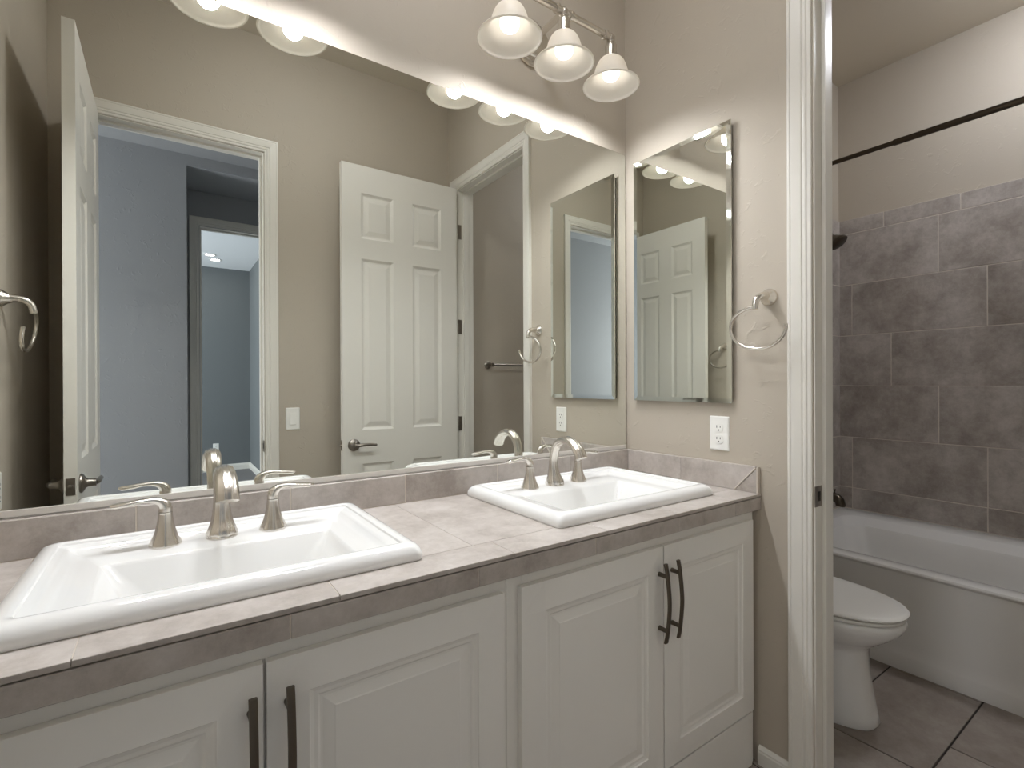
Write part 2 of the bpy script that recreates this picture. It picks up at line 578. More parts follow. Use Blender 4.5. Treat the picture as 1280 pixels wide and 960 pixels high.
# ------------------------------------------------------------------ door frames (casing + jamb)
def frame(name, P, u0, u1, depth, label, both=True, stop_at=0.04, far=None):
    t = thing(name, label, 'door frame', kind='structure')
    b = B()
    casing(b, lambda u, d, z: P(u, d, z), u0, u1, H_DOOR)
    obj('casing', b, M_TRIM, t)
    if both:
        b = B()
        casing(b, lambda u, d, z: P(u, -depth - d, z), u0, u1, H_DOOR)
        obj('casing', b, M_TRIM, t)
    b = B()
    J = 0.004

    def bx(ua, ub, da, db, za, zb, bev=0.0015):
        p, q = P(ua, da, za), P(ub, db, zb)
        box(b, p.x, p.y, p.z, q.x, q.y, q.z, bev)
    bx(u0 - 0.0, u0 + J, 0.001, -depth - 0.001, 0, H_DOOR); bx(u1 - J, u1, 0.001, -depth - 0.001, 0, H_DOOR)
    bx(u0 + J, u1 - J, 0.001, -depth - 0.001, H_DOOR - J, H_DOOR)
    s0, s1 = -stop_at, -stop_at - 0.034
    bx(u0 + J, u0 + J + .011, s0, s1, 0, H_DOOR - J, .002); bx(u1 - J - .011, u1 - J, s0, s1, 0, H_DOOR - J, .002)
    bx(u0 + J + .011, u1 - J - .011, s0, s1, H_DOOR - J - .011, H_DOOR - J, .002)
    obj('jamb', b, M_TRIM, t)
    return t


tr1 = frame('trim_1', lambda u, d, z: Vector((-d, u, z)), D0, D1, W_T, 'white moulded door frame of the bathtub room doorway')
tr2 = frame('trim_2', lambda u, d, z: Vector((u, YB + d, z)), E0, E1, W_T, 'white moulded frame of the entry doorway opposite the mirror')
tr3 = frame('trim_3', lambda u, d, z: Vector((u, -3.2 + d, z)), R0, R1, W_T, 'white door frame of the second doorway beyond the hall')
# strike plate in the latch-side jamb
for t, (cx, cy, nx) in ((tr1, (0.019, D1 - 0.004, 0)), (tr2, (E1 - 0.004, YB - 0.019, 1))):
    b = B()
    if nx == 0:
        box(b, cx - .024, cy - .0015, .845, cx + .017, cy + .001, .905, .0006)
        box(b, cx - .008, cy - .0022, .861, cx + .007, cy - .0014, .889, 0, mi=1)
    else:
        box(b, cx - .0015, cy - .017, .845, cx + .001, cy + .024, .905, .0006)
        box(b, cx - .0022, cy - .007, .861, cx - .0014, cy + .008, .889, 0, mi=1)
    o = obj('strike_plate', b, [M_STEEL, M_GAP], t)
    o['label'] = 'dark steel strike plate'


# ------------------------------------------------------------------ doors
def lever(parent, mat, mirror=1):
    """lever handle on a round rose; local: rose on the door face, axis +z outwards, lever along +x"""
    b = B()
    lathe(b, [(.0, .0), (.032, .0), (.034, .003), (.033, .007), (.028, .011), (.018, .016), (.014, .022), (.0135, .044), (.0, .047)], 28, mat)
    path = [mat @ Vector(p) for p in spline([(0, 0, .040), (.018 * mirror, 0, .047), (.05 * mirror, .002, .049), (.085 * mirror, .001, .048), (.108 * mirror, -.002, .047)], 16)]
    n = len(path)
    tube(b, path, [.0095 - .003 * abs(i / (n - 1) - .15) for i in range(n)], 12)
    e = mat @ Vector((.110 * mirror, -.002, .047))
    lathe(b, [(0, -.008), (.006, -.006), (.008, 0), (.006, .006), (0, .008)], 12, Matrix.Translation(e))
    return obj('lever_handle', b, M_STEEL, parent, smooth=35)


def six_panel(name, w, label, loc, rz):
    """leaf local: hinge edge at x=0, free edge at x=w, front face y=0, back face y=.035, bottom z=.01"""
    h, t = 2.428, 0.035
    st = .108
    mid = (w - .19 * 2 - st * 2)
    xa0, xa1 = st, st + .19
    xb0, xb1 = w - st - .19, w - st
    rows = [(.215, .755), (.945, 1.915), (2.03, 2.285)]
    pans = [(x0, z0 - .012, x1, z1 - .012) for x0, x1 in ((xa0, xa1), (xb0, xb1)) for z0, z1 in rows]
    d = thing(name, label, 'door', loc, rz, kind='structure')
    b = B()
    plate(b, w, h, t, pans, [(.004, .003), (.014, .0085), (.022, .0085), (.046, .003)], Matrix.Translation((0, 0, .012)), True)
    obj('leaf', b, M_TRIM, d)
    for z in (.30, .95, 1.57, 2.18):
        b = B()
        box(b, -.0025, .006, z - .045, .0015, .035, z + .045, .0008)
        m = Matrix.Translation((-.002, .0385, z))
        lathe(b, [(0, -.05), (.0055, -.047), (.0055, .047), (0, .05)], 12, m)
        o = obj('hinge', b, M_STEEL, d)
    lev_z = .865
    lever(d, Matrix.Translation((w - .062, 0, lev_z)) @ Matrix.Rotation(radians(90), 4, 'X'), -1)
    lever(d, Matrix.Translation((w - .062, t, lev_z)) @ Matrix.Rotation(radians(-90), 4, 'X'), -1)
    b = B()
    box(b, w - .0005, .005, lev_z - .029, w + .0018, .030, lev_z + .029, .0006)
    lathe(b, [(0, 0), (.0085, 0), (.008, .008), (.0, .010)], 14, Matrix.Translation((w + .001, .0175, lev_z)) @ AXES['x'])
    o = obj('latch_plate', b, M_STEEL, d)
    o['label'] = 'dark steel latch plate on the door edge'
    return d


# bathtub-room door: hinged on the far jamb, swung into the vanity room, parallel to the mirror
six_panel('door_1', 0.715, 'white six-panel door standing open beside the bathtub room doorway', (-0.028, -1.402, 0), pi)
# entry door: hinged on the left jamb, swung in along the left wall
six_panel('door_2', 0.715, 'white six-panel entry door swung open towards the left wall', (-1.791, -1.546, 0), radians(90))

# jamb-side hinge plates of the bathtub room door
for z in (.95, 1.57, 2.18):
    b = B()
    box(b, .0, D0 + .0035, z - .046, .026, D0 + .006, z + .046, .0006)
    obj('hinge_plate', b, M_STEEL, tr1)['label'] = 'dark steel hinge plate'

# ------------------------------------------------------------------ vanity cabinets
FR, DF = -0.538, -0.557          # face frame plane, door front plane
RING_CAB = [(.002, .0022), (.008, .0040), (.014, .0040), (.018, .0066), (.022, .0066), (.040, .0030), (.042, .0022)]


def pull(parent, x, zc):
    """arched bar pull standing on two posts"""
    b = B()
    pts = spline([(x, DF - .019, zc + .102), (x, DF - .025, zc + .07), (x, DF - .031, zc), (x, DF - .025, zc - .07), (x, DF - .019, zc - .102)], 20)
    rings = []
    for p in pts:
        rings.append([p + Vector((sx * .0060, sy * .0034, 0)) for sx, sy in ((-1, -.6), (-.7, -1), (.7, -1), (1, -.6), (1, .6), (.7, 1), (-.7, 1), (-1, .6))])
    bridge(b, rings)
    for dz in (.070, -.070):
        tube(b, [(x, DF + .002, zc + dz), (x, DF - .012, zc + dz), (x, DF - .0235, zc + dz)], [.0062, .0056, .0056], 12)
    o = obj('handle', b, M_BRONZE, parent, smooth=40)
    o['label'] = 'dark pewter arched bar pull'
    return o


def vanity(name, x0, x1, doors, label):
    t = thing(name, label, 'cabinet', (0, 0, 0), group=None)
    b = B()
    ft = .018
    zt, zb = .806, 0.0
    # sides, bottom, back and a face frame with two openings
    box(b, x0, FR + ft, zb, x0 + .016, -.004, zt); box(b, x1 - .016, FR + ft, zb, x1, -.004, zt)
    box(b, x0 + .016, FR + ft, .12, x1 - .016, -.004, .136); box(b, x0 + .016, -.010, .136, x1 - .016, -.004, zt)
    box(b, x0, FR, zb, x0 + .04, FR + ft, zt, .001); box(b, x1 - .04, FR, zb, x1, FR + ft, zt, .001)
    box(b, x0 + .04, FR, .755, x1 - .04, FR + ft, zt, .001); box(b, x0 + .04, FR, .02, x1 - .04, FR + ft, .168, .001)
    xm = (doors[0][1] + doors[1][0]) / 2
    box(b, xm - .02, FR, .19, xm + .02, FR + ft, .755, .001)
    obj('carcass', b, M_CAB, t)
    for i, (a, c) in enumerate(doors):
        b = B()
        z0, z1 = .182, .777
        w, h = c - a, z1 - z0
        plate(b, w, h, DF * -1 + FR - .001, [(.062, .062, w - .062, h - .062)], RING_CAB, Matrix.Translation((a, DF, z0)) , False, edge=.003)
        d = obj('door', b, M_CAB, t)
        pull(d, (c - .017) if i == 0 else (a + .030), .638)
    b = B()
    box(b, doors[0][0], FR - .012, .006, doors[1][1], FR - .0005, .172, .003)
    obj('kick_panel', b, M_CAB, t)
    return t


vanity('vanity_cabinet', -0.9598, -0.012, [(-.931, -.4715), (-.4675, -.036)], 'white two-door vanity cabinet under the sink next to the partition wall')
vanity('vanity_cabinet', XL + .004, -0.9604, [(-1.868, -1.4235), (-1.4185, -.976)], 'white two-door vanity cabinet under the sink farther from the partition wall')

# ------------------------------------------------------------------ tiled countertop with backsplash
CT = thing('countertop', 'beige stone-look tiled countertop with backsplash over both vanity cabinets', 'countertop', (0, 0, 0))
ZC = .856
SINKS = [(-.452, .318), (-1.438, .318)]
SY0, SY1 = -.486, -.030


def cut(r, holes):
    """rectangle minus rectangular holes -> rectangles"""
    out = [r]
    for h in holes:
        nxt = []
        for (a, c, d, e) in out:
            if h[2] <= a or h[0] >= d or h[3] <= c or h[1] >= e:
                nxt.append((a, c, d, e)); continue
            if h[0] > a: nxt.append((a, c, h[0], e))
            if h[2] < d: nxt.append((h[2], c, d, e))
            m0, m1 = max(a, h[0]), min(d, h[2])
            if h[1] > c: nxt.append((m0, c, m1, h[1]))
            if h[3] < e: nxt.append((m0, h[3], m1, e))
        out = nxt
    return out


holes = [(cx - .27, -.46, cx + .27, -.06) for cx, _ in SINKS]
b = B()
for r in cut((XL, -.552, -.001, -.012), holes):
    box(b, r[0], r[1], .807, r[2], r[3], ZC - .0012, mi=1)
rects = []
edge_j = [-1.964, -1.646, -1.308, -.953, -.68, -.41, -.145, -.001]
for a, c in zip(edge_j, edge_j[1:]):
    rects += cut((a, -.5615, c, -.467), holes)
for a, c in zip([-1.964, -1.60, -1.0, -.40], [-1.60, -1.0, -.40, -.001]):
    rects += cut((a, -.467, c, -.014), holes)
tiles(b, (0, 0, ZC - .0085), (1, 0, 0), (0, 1, 0), (0, 0, 1), rects, .0085, gap=.0016, cham=.0008)
obj('counter_top', b, [M_COUNTER, M_GROUTL], CT)
b = B()
ej = [-1.964, -1.73, -1.385, -1.04, -.72, -.41, -.145, -.001]
tiles(b, (0, -.552, 0), (1, 0, 0), (0, 0, 1), (0, -1, 0), [(a, .805, c, ZC - .0105) for a, c in zip(ej, ej[1:])], .0085, gap=.002, cham=.0012)
box(b, -1.963, -.5592, .808, -.002, -.5515, ZC - .0125, mi=1)
obj('front_edge', b, [M_COUNTER, M_GROUTL], CT)['label'] = 'tiled front edge of the countertop'
ZB = .940
b = B()
bj = [-1.964, -1.60, -1.28, -.965, -.64, -.32, -.001]
box(b, XL, -.0168, ZC, -.001, -.001, ZB - .0015, mi=1)
tiles(b, (0, -.008, 0), (1, 0, 0), (0, 0, 1), (0, -1, 0), [(a, ZC, c, ZB) for a, c in zip(bj, bj[1:])], .010, gap=.002, cham=.002)
obj('backsplash', b, [M_COUNTER, M_GROUTL], CT)
b = B()
# end backsplash on the partition wall, its last tile cut on a mitre
tiles(b, (-.001, 0, 0), (0, -1, 0), (0, 0, 1), (-1, 0, 0), [(.019, ZC, .272, ZB)], .013, gap=.002, cham=.002)
yv = .272
for poly in ([(yv, ZC), (.475, ZC), (.548, ZB - .006), (.548, ZB), (yv, ZB)], [(.479, ZC), (.552, ZC), (.552, ZB - .006)]):
    p = [Vector((-.001, -u, z)) for u, z in poly]
    cu = sum((q.y for q in p)) / len(p); cz = sum((q.z for q in p)) / len(p)
    sh = lambda q, d, s: Vector((q.x - d, q.y + (cu - q.y) * s, q.z + (cz - q.z) * s))
    bridge(b, [p, [sh(q, .012, 0.0) for q in p], [sh(q, .0135, .02) for q in p]])
o = obj('side_splash', b, [M_COUNTER, M_GROUTL], CT)
b = B()
pts = [Vector((-.0145, -.4775, ZC + .001)), Vector((-.0145, -.5495, ZB - .004))]
tube(b, pts, .0022, 8)
box(b, -.0158, -.5575, ZC, -.001, -.5525, ZB, .001)
obj('edge_trim', b, M_GROUTL, CT)['label'] = 'pale edge trim at the cut end of the backsplash'

# ------------------------------------------------------------------ sinks
def sink(name, cx, hx, label):
    t = thing(name, label, 'sink', (cx, 0, ZC), group='drop-in sinks on the tiled counter')
    b = B()
    cy, hy = (SY0 + SY1) / 2, (SY1 - SY0) / 2
    prof = [(.010, -.0002, .012), (.002, .0005, .014), (.000, .006, .016), (.0005, .015, .018), (.004, .023, .02), (.010, .029, .021), (.018, .0325, .02),
            (.024, .0335, .018), (.030, .033, .016), (.034, .031, .014), (.036, .0275, .012), (.045, .0255, .010), (.050, .0245, .008), (.054, .021, .008),
            (.060, .0155, .006), (.068, .0125, .005), (.078, .0110, .004)]
    rings = [rrect(0, cy, hx - i, hy - i, r, z) for i, z, r in prof]
    # deck, then the basin opening set towards the front
    ox, oy0, oy1 = .212, -.418, -.183
    by, hyb = (oy0 + oy1) / 2, (oy1 - oy0) / 2
    for s, z, r in ((.0, .0100, .012), (.003, .0085, .012), (.008, .003, .016), (.030, -.035, .03), (.055, -.080, .04), (.080, -.118, .045), (.095, -.132, .045)):
        rings.append(rrect(0, by - s * .1, ox - s, hyb - s * .62, r, z))
    rings.append(rrect(0, by, .03, .022, .02, -.1355))
    vr = bridge(b, rings, cap0=False, cap1=True)
    obj('basin', b, M_CHINA, t, smooth=32)
    b = B()
    lathe(b, [(0, -.1325), (.012, -.1325), (.017, -.134), (.021, -.1335), (.023, -.135), (.0, -.136)], 20, Matrix.Translation((0, by, 0)))
    obj('drain', b, M_NICKEL, t, smooth=40)
    return t


s1 = sink('bathroom_sink', SINKS[0][0], SINKS[0][1], 'white rectangular drop-in sink nearest the partition wall')
dup(s1, loc=(SINKS[1][0], 0, ZC), label='white rectangular drop-in sink farther from the partition wall and its outlet')


# ------------------------------------------------------------------ faucets
def flare(a, z):
    return 1.0 + .035 * cos(8 * a)


def faucet(name, loc, label):
    t = thing(name, label, 'faucet', loc, group='widespread faucets behind the sinks')
    # spout: flared fluted foot that rises into a broad ribbed arch
    b = B()
    path = spline([(0, 0, .0), (0, .001, .012), (0, .004, .035), (0, .006, .065), (0, .003, .10), (0, -.016, .138), (0, -.053, .156), (0, -.092, .148), (0, -.120, .125), (0, -.131, .104)], 44)
    n = len(path)
    rr = spline([(.030, 0, 0), (.0295, 0, 0), (.0205, 0, 0), (.0155, 0, 0), (.0145, 0, 0), (.0155, 0, 0), (.0165, 0, 0), (.0175, 0, 0), (.0185, 0, 0), (.0185, 0, 0)], 44)
    rad = [v.x for v in rr]
    sq = []
    for i in range(n):
        u = i / (n - 1)
        e = min(max((u - .12) / .4, 0), 1)
        sq.append((1.0 + .12 * e, 1.0 - .22 * e))
    tube(b, path, rad, 40, shape=lambda a: 1 + .045 * cos(10 * a), squash=sq)
    obj('spout', b, M_NICKEL, t, smooth=60)
    b = B()
    lathe(b, [(0, 0), (.031, 0), (.0315, .004), (.030, .007), (0, .007)], 32)
    obj('spout_base', b, M_NICKEL, t, smooth=40)
    b = B()
    tube(b, [(0, .024, .004), (0, .024, .055), (0, .024, .074)], .0022, 8)
    lathe(b, [(0, .072), (.0035, .073), (.0052, .078), (.0035, .083), (0, .084)], 14, Matrix.Translation((0, .024, 0)))
    obj('lift_rod', b, M_NICKEL, t, smooth=40)
    for s in (-1, 1):
        hx = s * .1045
        b = B()
        prof = spline([(.0285, 0, 0), (.0288, 0, .005), (.0255, 0, .013), (.0195, 0, .028), (.0148, 0, .048), (.0128, 0, .066), (.0128, 0, .071)], 22)
        lathe(b, [(0, 0)] + [(p.x, p.z) for p in prof] + [(.0118, .0715), (0, .0715)], 40, Matrix.Translation((hx, 0, 0)), shape=lambda a, z: 1 + .03 * cos(8 * a))
        h = obj('handle_base', b, M_NICKEL, t, smooth=50)
        b = B()
        lp = [(hx, 0, .0725), (hx, 0, .082), (hx + s * .006, 0, .0915), (hx + s * .020, 0, .0985), (hx + s * .042, -.001, .0995), (hx + s * .064, -.001, .0965), (hx + s * .083, -.001, .0945), (hx + s * .092, -.001, .0955)]
        P = spline(lp, 30)
        R = [v.x for v in spline([(.0125, 0, 0), (.0122, 0, 0), (.0112, 0, 0), (.0095, 0, 0), (.0098, 0, 0), (.0112, 0, 0), (.0105, 0, 0), (.0045, 0, 0)], 30)]
        k = len(P)
        # flattened leaf-like lever: its width lies along y
        t0 = []
        for i in range(k):
            u = i / (k - 1)
            e = min(max((u - .22) / .35, 0), 1)
            t0.append(e)
        rings = []
        for i in range(k):
            tg = (P[min(i + 1, k - 1)] - P[max(i - 1, 0)]).normalized()
            side = Vector((0, 1, 0))
            nn = tg.cross(side).normalized()
            ww, hh = R[i] * (1 + .05 * t0[i]), R[i] * (1 - .50 * t0[i])
            rings.append([P[i] + side * cos(a) * ww + nn * sin(a) * hh for a in [2 * pi * q / 20 for q in range(20)]])
        bridge(b, rings)
        obj('lever', b, M_NICKEL, h, smooth=50)
    return t


FZ = ZC + .0102
f1 = faucet('faucet', (-.474, -.113, FZ), 'brushed nickel widespread faucet on the sink nearest the partition wall')
dup(f1, loc=(-1.442, -.113, FZ), label='brushed nickel widespread faucet on the sink farther from the partition wall')

# ------------------------------------------------------------------ mirrors
WM = thing('wall_mirror', 'wide frameless mirror covering the wall above the vanity', 'mirror', (0, 0, 0))
b = B()
MX0, MX1, MZ0, MZ1 = XL + .004, -.0085, .9435, 2.132
g = .012
bridge(b, [[Vector((x, y, z)) for x, z in ((MX0 + i, MZ0 + i), (MX1 - i, MZ0 + i), (MX1 - i, MZ1 - i), (MX0 + i, MZ1 - i))] for i, y in ((0, -.001), (0, -.0055), (.0006, -.006))])
obj('mirror_glass', b, M_MIRROR, WM)
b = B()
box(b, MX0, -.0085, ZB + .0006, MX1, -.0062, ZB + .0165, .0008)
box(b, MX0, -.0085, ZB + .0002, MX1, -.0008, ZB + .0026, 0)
obj('ledge_reflection_strip', b, M_LEDGE_REFL, WM)['label'] = 'pale silicone strip along the bottom of the mirror with the ledge reflection painted in'  # pale colour stands in for the backsplash ledge reflected in the glass, plus silicone

MC = thing('medicine_cabinet', 'tall mirrored medicine cabinet on the partition wall beside the wide mirror', 'medicine cabinet', (0, 0, 0))
my0, my1, mz0, mz1 = -.472, -.0585, 1.139, 2.073
b = B()
box(b, -.0125, my0 + .006, mz0 + .006, -.0005, my1 - .006, mz1 - .012, .001)
obj('cabinet_body', b, M_STEEL, MC)
b = B()
bv = .016
R = lambda i, x: [Vector((x, y, z)) for y, z in ((my1 - i, mz0 + i), (my0 + i, mz0 + i), (my0 + i, mz1 - i), (my1 - i, mz1 - i))]
bridge(b, [R(0, -.0135), R(0, -.0185), R(bv, -.0195)], cap1=False)
m_e = [f for f in b.faces]
inner = [bm_v for bm_v in R(bv, -.0195)]
for f in b.faces:
    f.material_index = 1
f = b.faces.new([b.verts.new(v) for v in inner])
f.material_index = 0
obj('mirror_door', b, [M_MIRROR, M_EDGE], MC)


# ------------------------------------------------------------------ vanity lights
def bulb_profile():
    p = spline([(.013, 0, .052), (.014, 0, .040), (.021, 0, .022), (.0295, 0, .000), (.0265, 0, -.018), (.014, 0, -.0285), (.0, 0, -.031)], 22)
    return [(max(v.x, 0), v.z) for v in p]


LZ = 2.405


def throw_light(parent, loc):
    """the bulb's own light, leaving through the open mouth of its shade"""
    l = bpy.data.lights.new('bulb_light', 'SPOT')
    l.energy = SPOT_W
    l.color = (0.965, 0.985, 1.03)
    l.spot_size = radians(168)
    l.spot_blend = 0.8
    l.shadow_soft_size = 0.028
    o = bpy.data.objects.new('bulb_light', l)
    col.objects.link(o)
    o.location = loc
    o.parent = parent
    return o


def vanity_light(loc, label):
    t = thing('vanity_light', label, 'wall lamp', loc, group='three-shade vanity lights over the mirror')
    my = -.18
    b = B()
    lathe(b, [(.085, 0), (.085, .006), (.079, .010), (.070, .0105), (.067, .014), (.055, .016), (.052, .021), (.034, .026), (.0, .027)], 40, AXES['-y'])
    obj('wall_plate', b, M_NICKEL, t, smooth=35)
    b = B()
    tube(b, [(0, -.02, 0), (0, -.09, 0), (0, my, 0)], .011, 16)
    for yy in (-.035, -.060):
        lathe(b, [(.011, -.008), (.0165, -.006), (.0165, .006), (.011, .008)], 20, Matrix.Translation((0, yy, 0)) @ AXES['-y'])
    obj('stem', b, M_NICKEL, t, smooth=40)
    b = B()
    tube(b, [(-.213, my, 0), (0, my, 0), (.214, my, 0)], .0112, 16)
    for x in (-.213, -.03, .03, .214):
        s = -1 if x > 0 else 1
        lathe(b, [(.0112, -.006), (.0150, -.005), (.0150, .005), (.0112, .006)], 18, Matrix.Translation((x * (.86 if abs(x) > .1 else 1), my, 0)) @ AXES['x'])
    obj('cross_bar', b, M_NICKEL, t, smooth=40)
    for x in (-.213, 0, .214):
        M = Matrix.Translation((x, my, 0))
        b = B()
        lathe(b, [(0, .017), (.007, .014), (.010, .008), (.0145, .004), (.0145, -.012), (.0125, -.016), (.0185, -.024), (.0205, -.030), (.0205, -.066), (.030, -.071), (.031, -.077), (.012, -.078), (.012, -.055), (.0, -.055)], 28, M)
        for k in range(3):
            a = 2 * pi * k / 3 + .5
            lathe(b, [(.0, .034), (.0028, .034), (.0028, .028), (.0, .027)], 8, M @ Matrix.Translation((0, 0, -.074)) @ Matrix.Rotation(a, 4, 'Z') @ AXES['x'])
        hd = obj('lamp_holder', b, M_NICKEL, t, smooth=40)
        b = B()
        pr = spline([(.0265, 0, -.071), (.033, 0, -.074), (.043, 0, -.084), (.052, 0, -.102), (.058, 0, -.122), (.067, 0, -.141), (.080, 0, -.155), (.0925, 0, -.1635)], 26)
        outp = [(v.x, v.z) for v in pr]
        inp = [(v.x - .0032, v.z - .0008) for v in reversed(pr)]
        lathe(b, outp + [(.0945, -.1632), (.0965, -.1645), (.0972, -.1668), (.0960, -.1690), (.0935, -.1697), (.0912, -.1688), (.0903, -.1666)] + inp + [outp[0]], 48, M)
        obj('lamp_shade', b, M_OPAL, t, smooth=40)['label'] = 'white opal glass bell shade'
        b = B()
        lathe(b, bulb_profile(), 24, M @ Matrix.Translation((0, 0, -.118)), cap0=True)
        obj('bulb', b, M_BULB, hd, smooth=60)['label'] = 'glowing white bulb'
        throw_light(hd, (x, my, -.152))
    return t


v1 = vanity_light((-.484, 0, LZ), 'nickel three-shade vanity light over the sink nearest the partition wall')
dup(v1, loc=(-1.446, 0, LZ), label='nickel three-shade vanity light whose shades show only in the mirror')


# ------------------------------------------------------------------ towel rings
def towel_ring(loc, rz, label):
    """local: wall at y=0, sticking out towards -y"""
    t = thing('towel_ring', label, 'towel ring', loc, rz, group='nickel towel rings')
    b = B()
    lathe(b, [(0, .0), (.0265, .0), (.0265, .004), (.0225, .009), (.016, .018), (.0115, .030)], 32, AXES['-y'], cap1=True)
    P = spline([(0, -.014, .0), (0, -.032, .001), (0, -.052, -.001), (-.003, -.068, -.012), (-.004, -.074, -.030), (-.004, -.075, -.043)], 24)
    rad = [v.x for v in spline([(.0155, 0, 0), (.0128, 0, 0), (.0105, 0, 0), (.0098, 0, 0), (.0095, 0, 0), (.0095, 0, 0)], 24)]
    tube(b, P, rad, 18)
    obj('bracket', b, M_NICKEL, t, smooth=45)
    b = B()
    pts = []
    for k in range(45):
        a = radians(88 + (360 - 84) * k / 44)
        z = -.098 + .0635 * sin(a)
        pts.append((-.004 + .0865 * cos(a), -.075 + .020 * (1 - sin(a)) * .5, z))
    tube(b, pts, .0053, 12)
    obj('ring', b, M_NICKEL, t, smooth=60)
    return t


tw = towel_ring((0, -.588, 1.472), radians(-90), 'brushed nickel open towel ring on the partition wall by the medicine cabinet')
dup(tw, loc=(XL, -.775, 1.478), rz=radians(90), label='brushed nickel open towel ring seen only in the mirror by the entry door')


# ------------------------------------------------------------------ outlets and switch
def wall_plate_mesh(b, w=.0715, h=.116):
    rings = [rrect(0, 0, w / 2, h / 2, .003, 0), rrect(0, 0, w / 2, h / 2, .004, .0025), rrect(0, 0, w / 2 - .004, h / 2 - .004, .003, .0055)]
    bridge(b, rings)


def outlet(name, loc, rot, label, group=None):
    t = thing(name, label, 'outlet', loc)
    t.rotation_euler = rot
    if group:
        t['group'] = group
    b = B(); wall_plate_mesh(b)
    obj('cover_plate', b, M_PLASTIC, t)
    for s in (1, -1):
        b = B()
        ring = []
        for k in range(32):
            a = 2 * pi * k / 32
            ring.append((.0172 * cos(a), max(-.0142, min(.0142, .0172 * sin(a)))))
        bridge(b, [[Vector((x, y + s * .0195, z)) for x, y in ring] for z in (.005, .0072)])
        for x, hgt in ((-.0064, .0085), (.0064, .0068)):
            box(b, x - .0011, s * .0195 + .003 - hgt / 2, .0071, x + .0011, s * .0195 + .003 + hgt / 2, .0075, mi=1)
        lathe(b, [(.0026, .0071), (.0026, .0075), (0, .0075)], 12, Matrix.Translation((0, s * .0195 - .0085, 0)), mi=1)
        obj('receptacle', b, [M_PLASTIC, M_GAP], t)
    b = B()
    lathe(b, [(.0026, .005), (.0026, .0064), (0, .0066)], 12)
    obj('screw', b, M_PLASTIC, t)
    return t


outlet('wall_outlet', (-.0005, -.4175, 1.0355), (radians(90), 0, radians(-90)), 'white duplex outlet on the partition wall under the medicine cabinet')
outlet('wall_outlet', (XL + .0005, -.7235, .885), (radians(90), 0, radians(90)), 'white duplex outlet on the wall behind the entry door, at the mirror\'s very edge')
outlet('wall_outlet', (-.975, -6.5995, .33), (radians(90), 0, radians(180)), 'white outlet low on the far wall of the room beyond the hall')
sw = thing('light_switch', 'white rocker light switch on the wall beside the entry doorway', 'light switch', (-.969, YB + .0005, 1.016))
sw.rotation_euler = (radians(90), 0, radians(180))
b = B(); wall_plate_mesh(b, .072, .122)
obj('cover_plate', b, M_PLASTIC, sw)
b = B()
box(b, -.0175, -.0345, .005, .0175, .0345, .0062, .0004)
r_ = [[Vector((x, y, z)) for x, y, z in ((-.0155, -.032, .006), (.0155, -.032, .006), (.0155, .032, .006), (-.0155, .032, .006))],
      [Vector((x, y, z)) for x, y, z in ((-.0148, -.031, .0105), (.0148, -.031, .0105), (.0148, .031, .0070), (-.0148, .031, .0070))]]
bridge(b, r_)
obj('rocker', b, M_PLASTIC, sw)

# ------------------------------------------------------------------ bathtub room
TZ = [.427, .556, .867, 1.184, 1.494, 1.807, 2.122, 2.212]
TY = [-.078, -.078, -.497, -.280, -.078, -.497, None]
TL = .617
Y_END = YB + .001


def surround(b, org, U, N, length, shift, z_lo):
    rects = []
    for k in range(len(TZ) - 1):
        z0, z1 = TZ[k], TZ[k + 1]
        if k == len(TZ) - 2:
            L, st = .347, .244
        else:
            L, st = TL, -TY[k]
        u = st + shift - 4 * L
        while u < length:
            a, c = max(u, 0), min(u + L, length)
            if c - a > .01:
                rects.append((a, max(z0, z_lo), c, z1))
            u += L
    tiles(b, org, U, (0, 0, 1), N, rects, .009, gap=.0042, cham=.0012)


b = B()
box(b, XR - .0108, Y_END, .40, XR - .0005, -.0005, TZ[-1] - .002, mi=1)
surround(b, (XR - .003, 0, 0), (0, -1, 0), (-1, 0, 0), -Y_END, 0, .40)
tag(obj('wall_tile_far', b, [M_TUBTILE, M_GROUTM]), 'grey-brown tile surround on the long wall over the bathtub', 'wall tile', kind='structure')
b = B()
box(b, .95, -.0108, .40, XR - .012, -.0005, TZ[-1] - .002, mi=1)
surround(b, (XR - .012, -.003, 0), (-1, 0, 0), (0, -1, 0), XR - .012 - .95, .3, .40)
tag(obj('wall_tile_front', b, [M_TUBTILE, M_GROUTM]), 'grey-brown tile on the end wall with the shower head', 'wall tile', kind='structure')
b = B()
box(b, .95, YB + .0005, .40, XR - .012, YB + .0108, TZ[-1] - .002, mi=1)
surround(b, (XR - .012, YB + .003, 0), (-1, 0, 0), (0, 1, 0), XR - .012 - .95, .3, .40)
tag(obj('wall_tile_back', b, [M_TUBTILE, M_GROUTM]), 'grey-brown tile on the end wall opposite the shower head', 'wall tile', kind='structure')

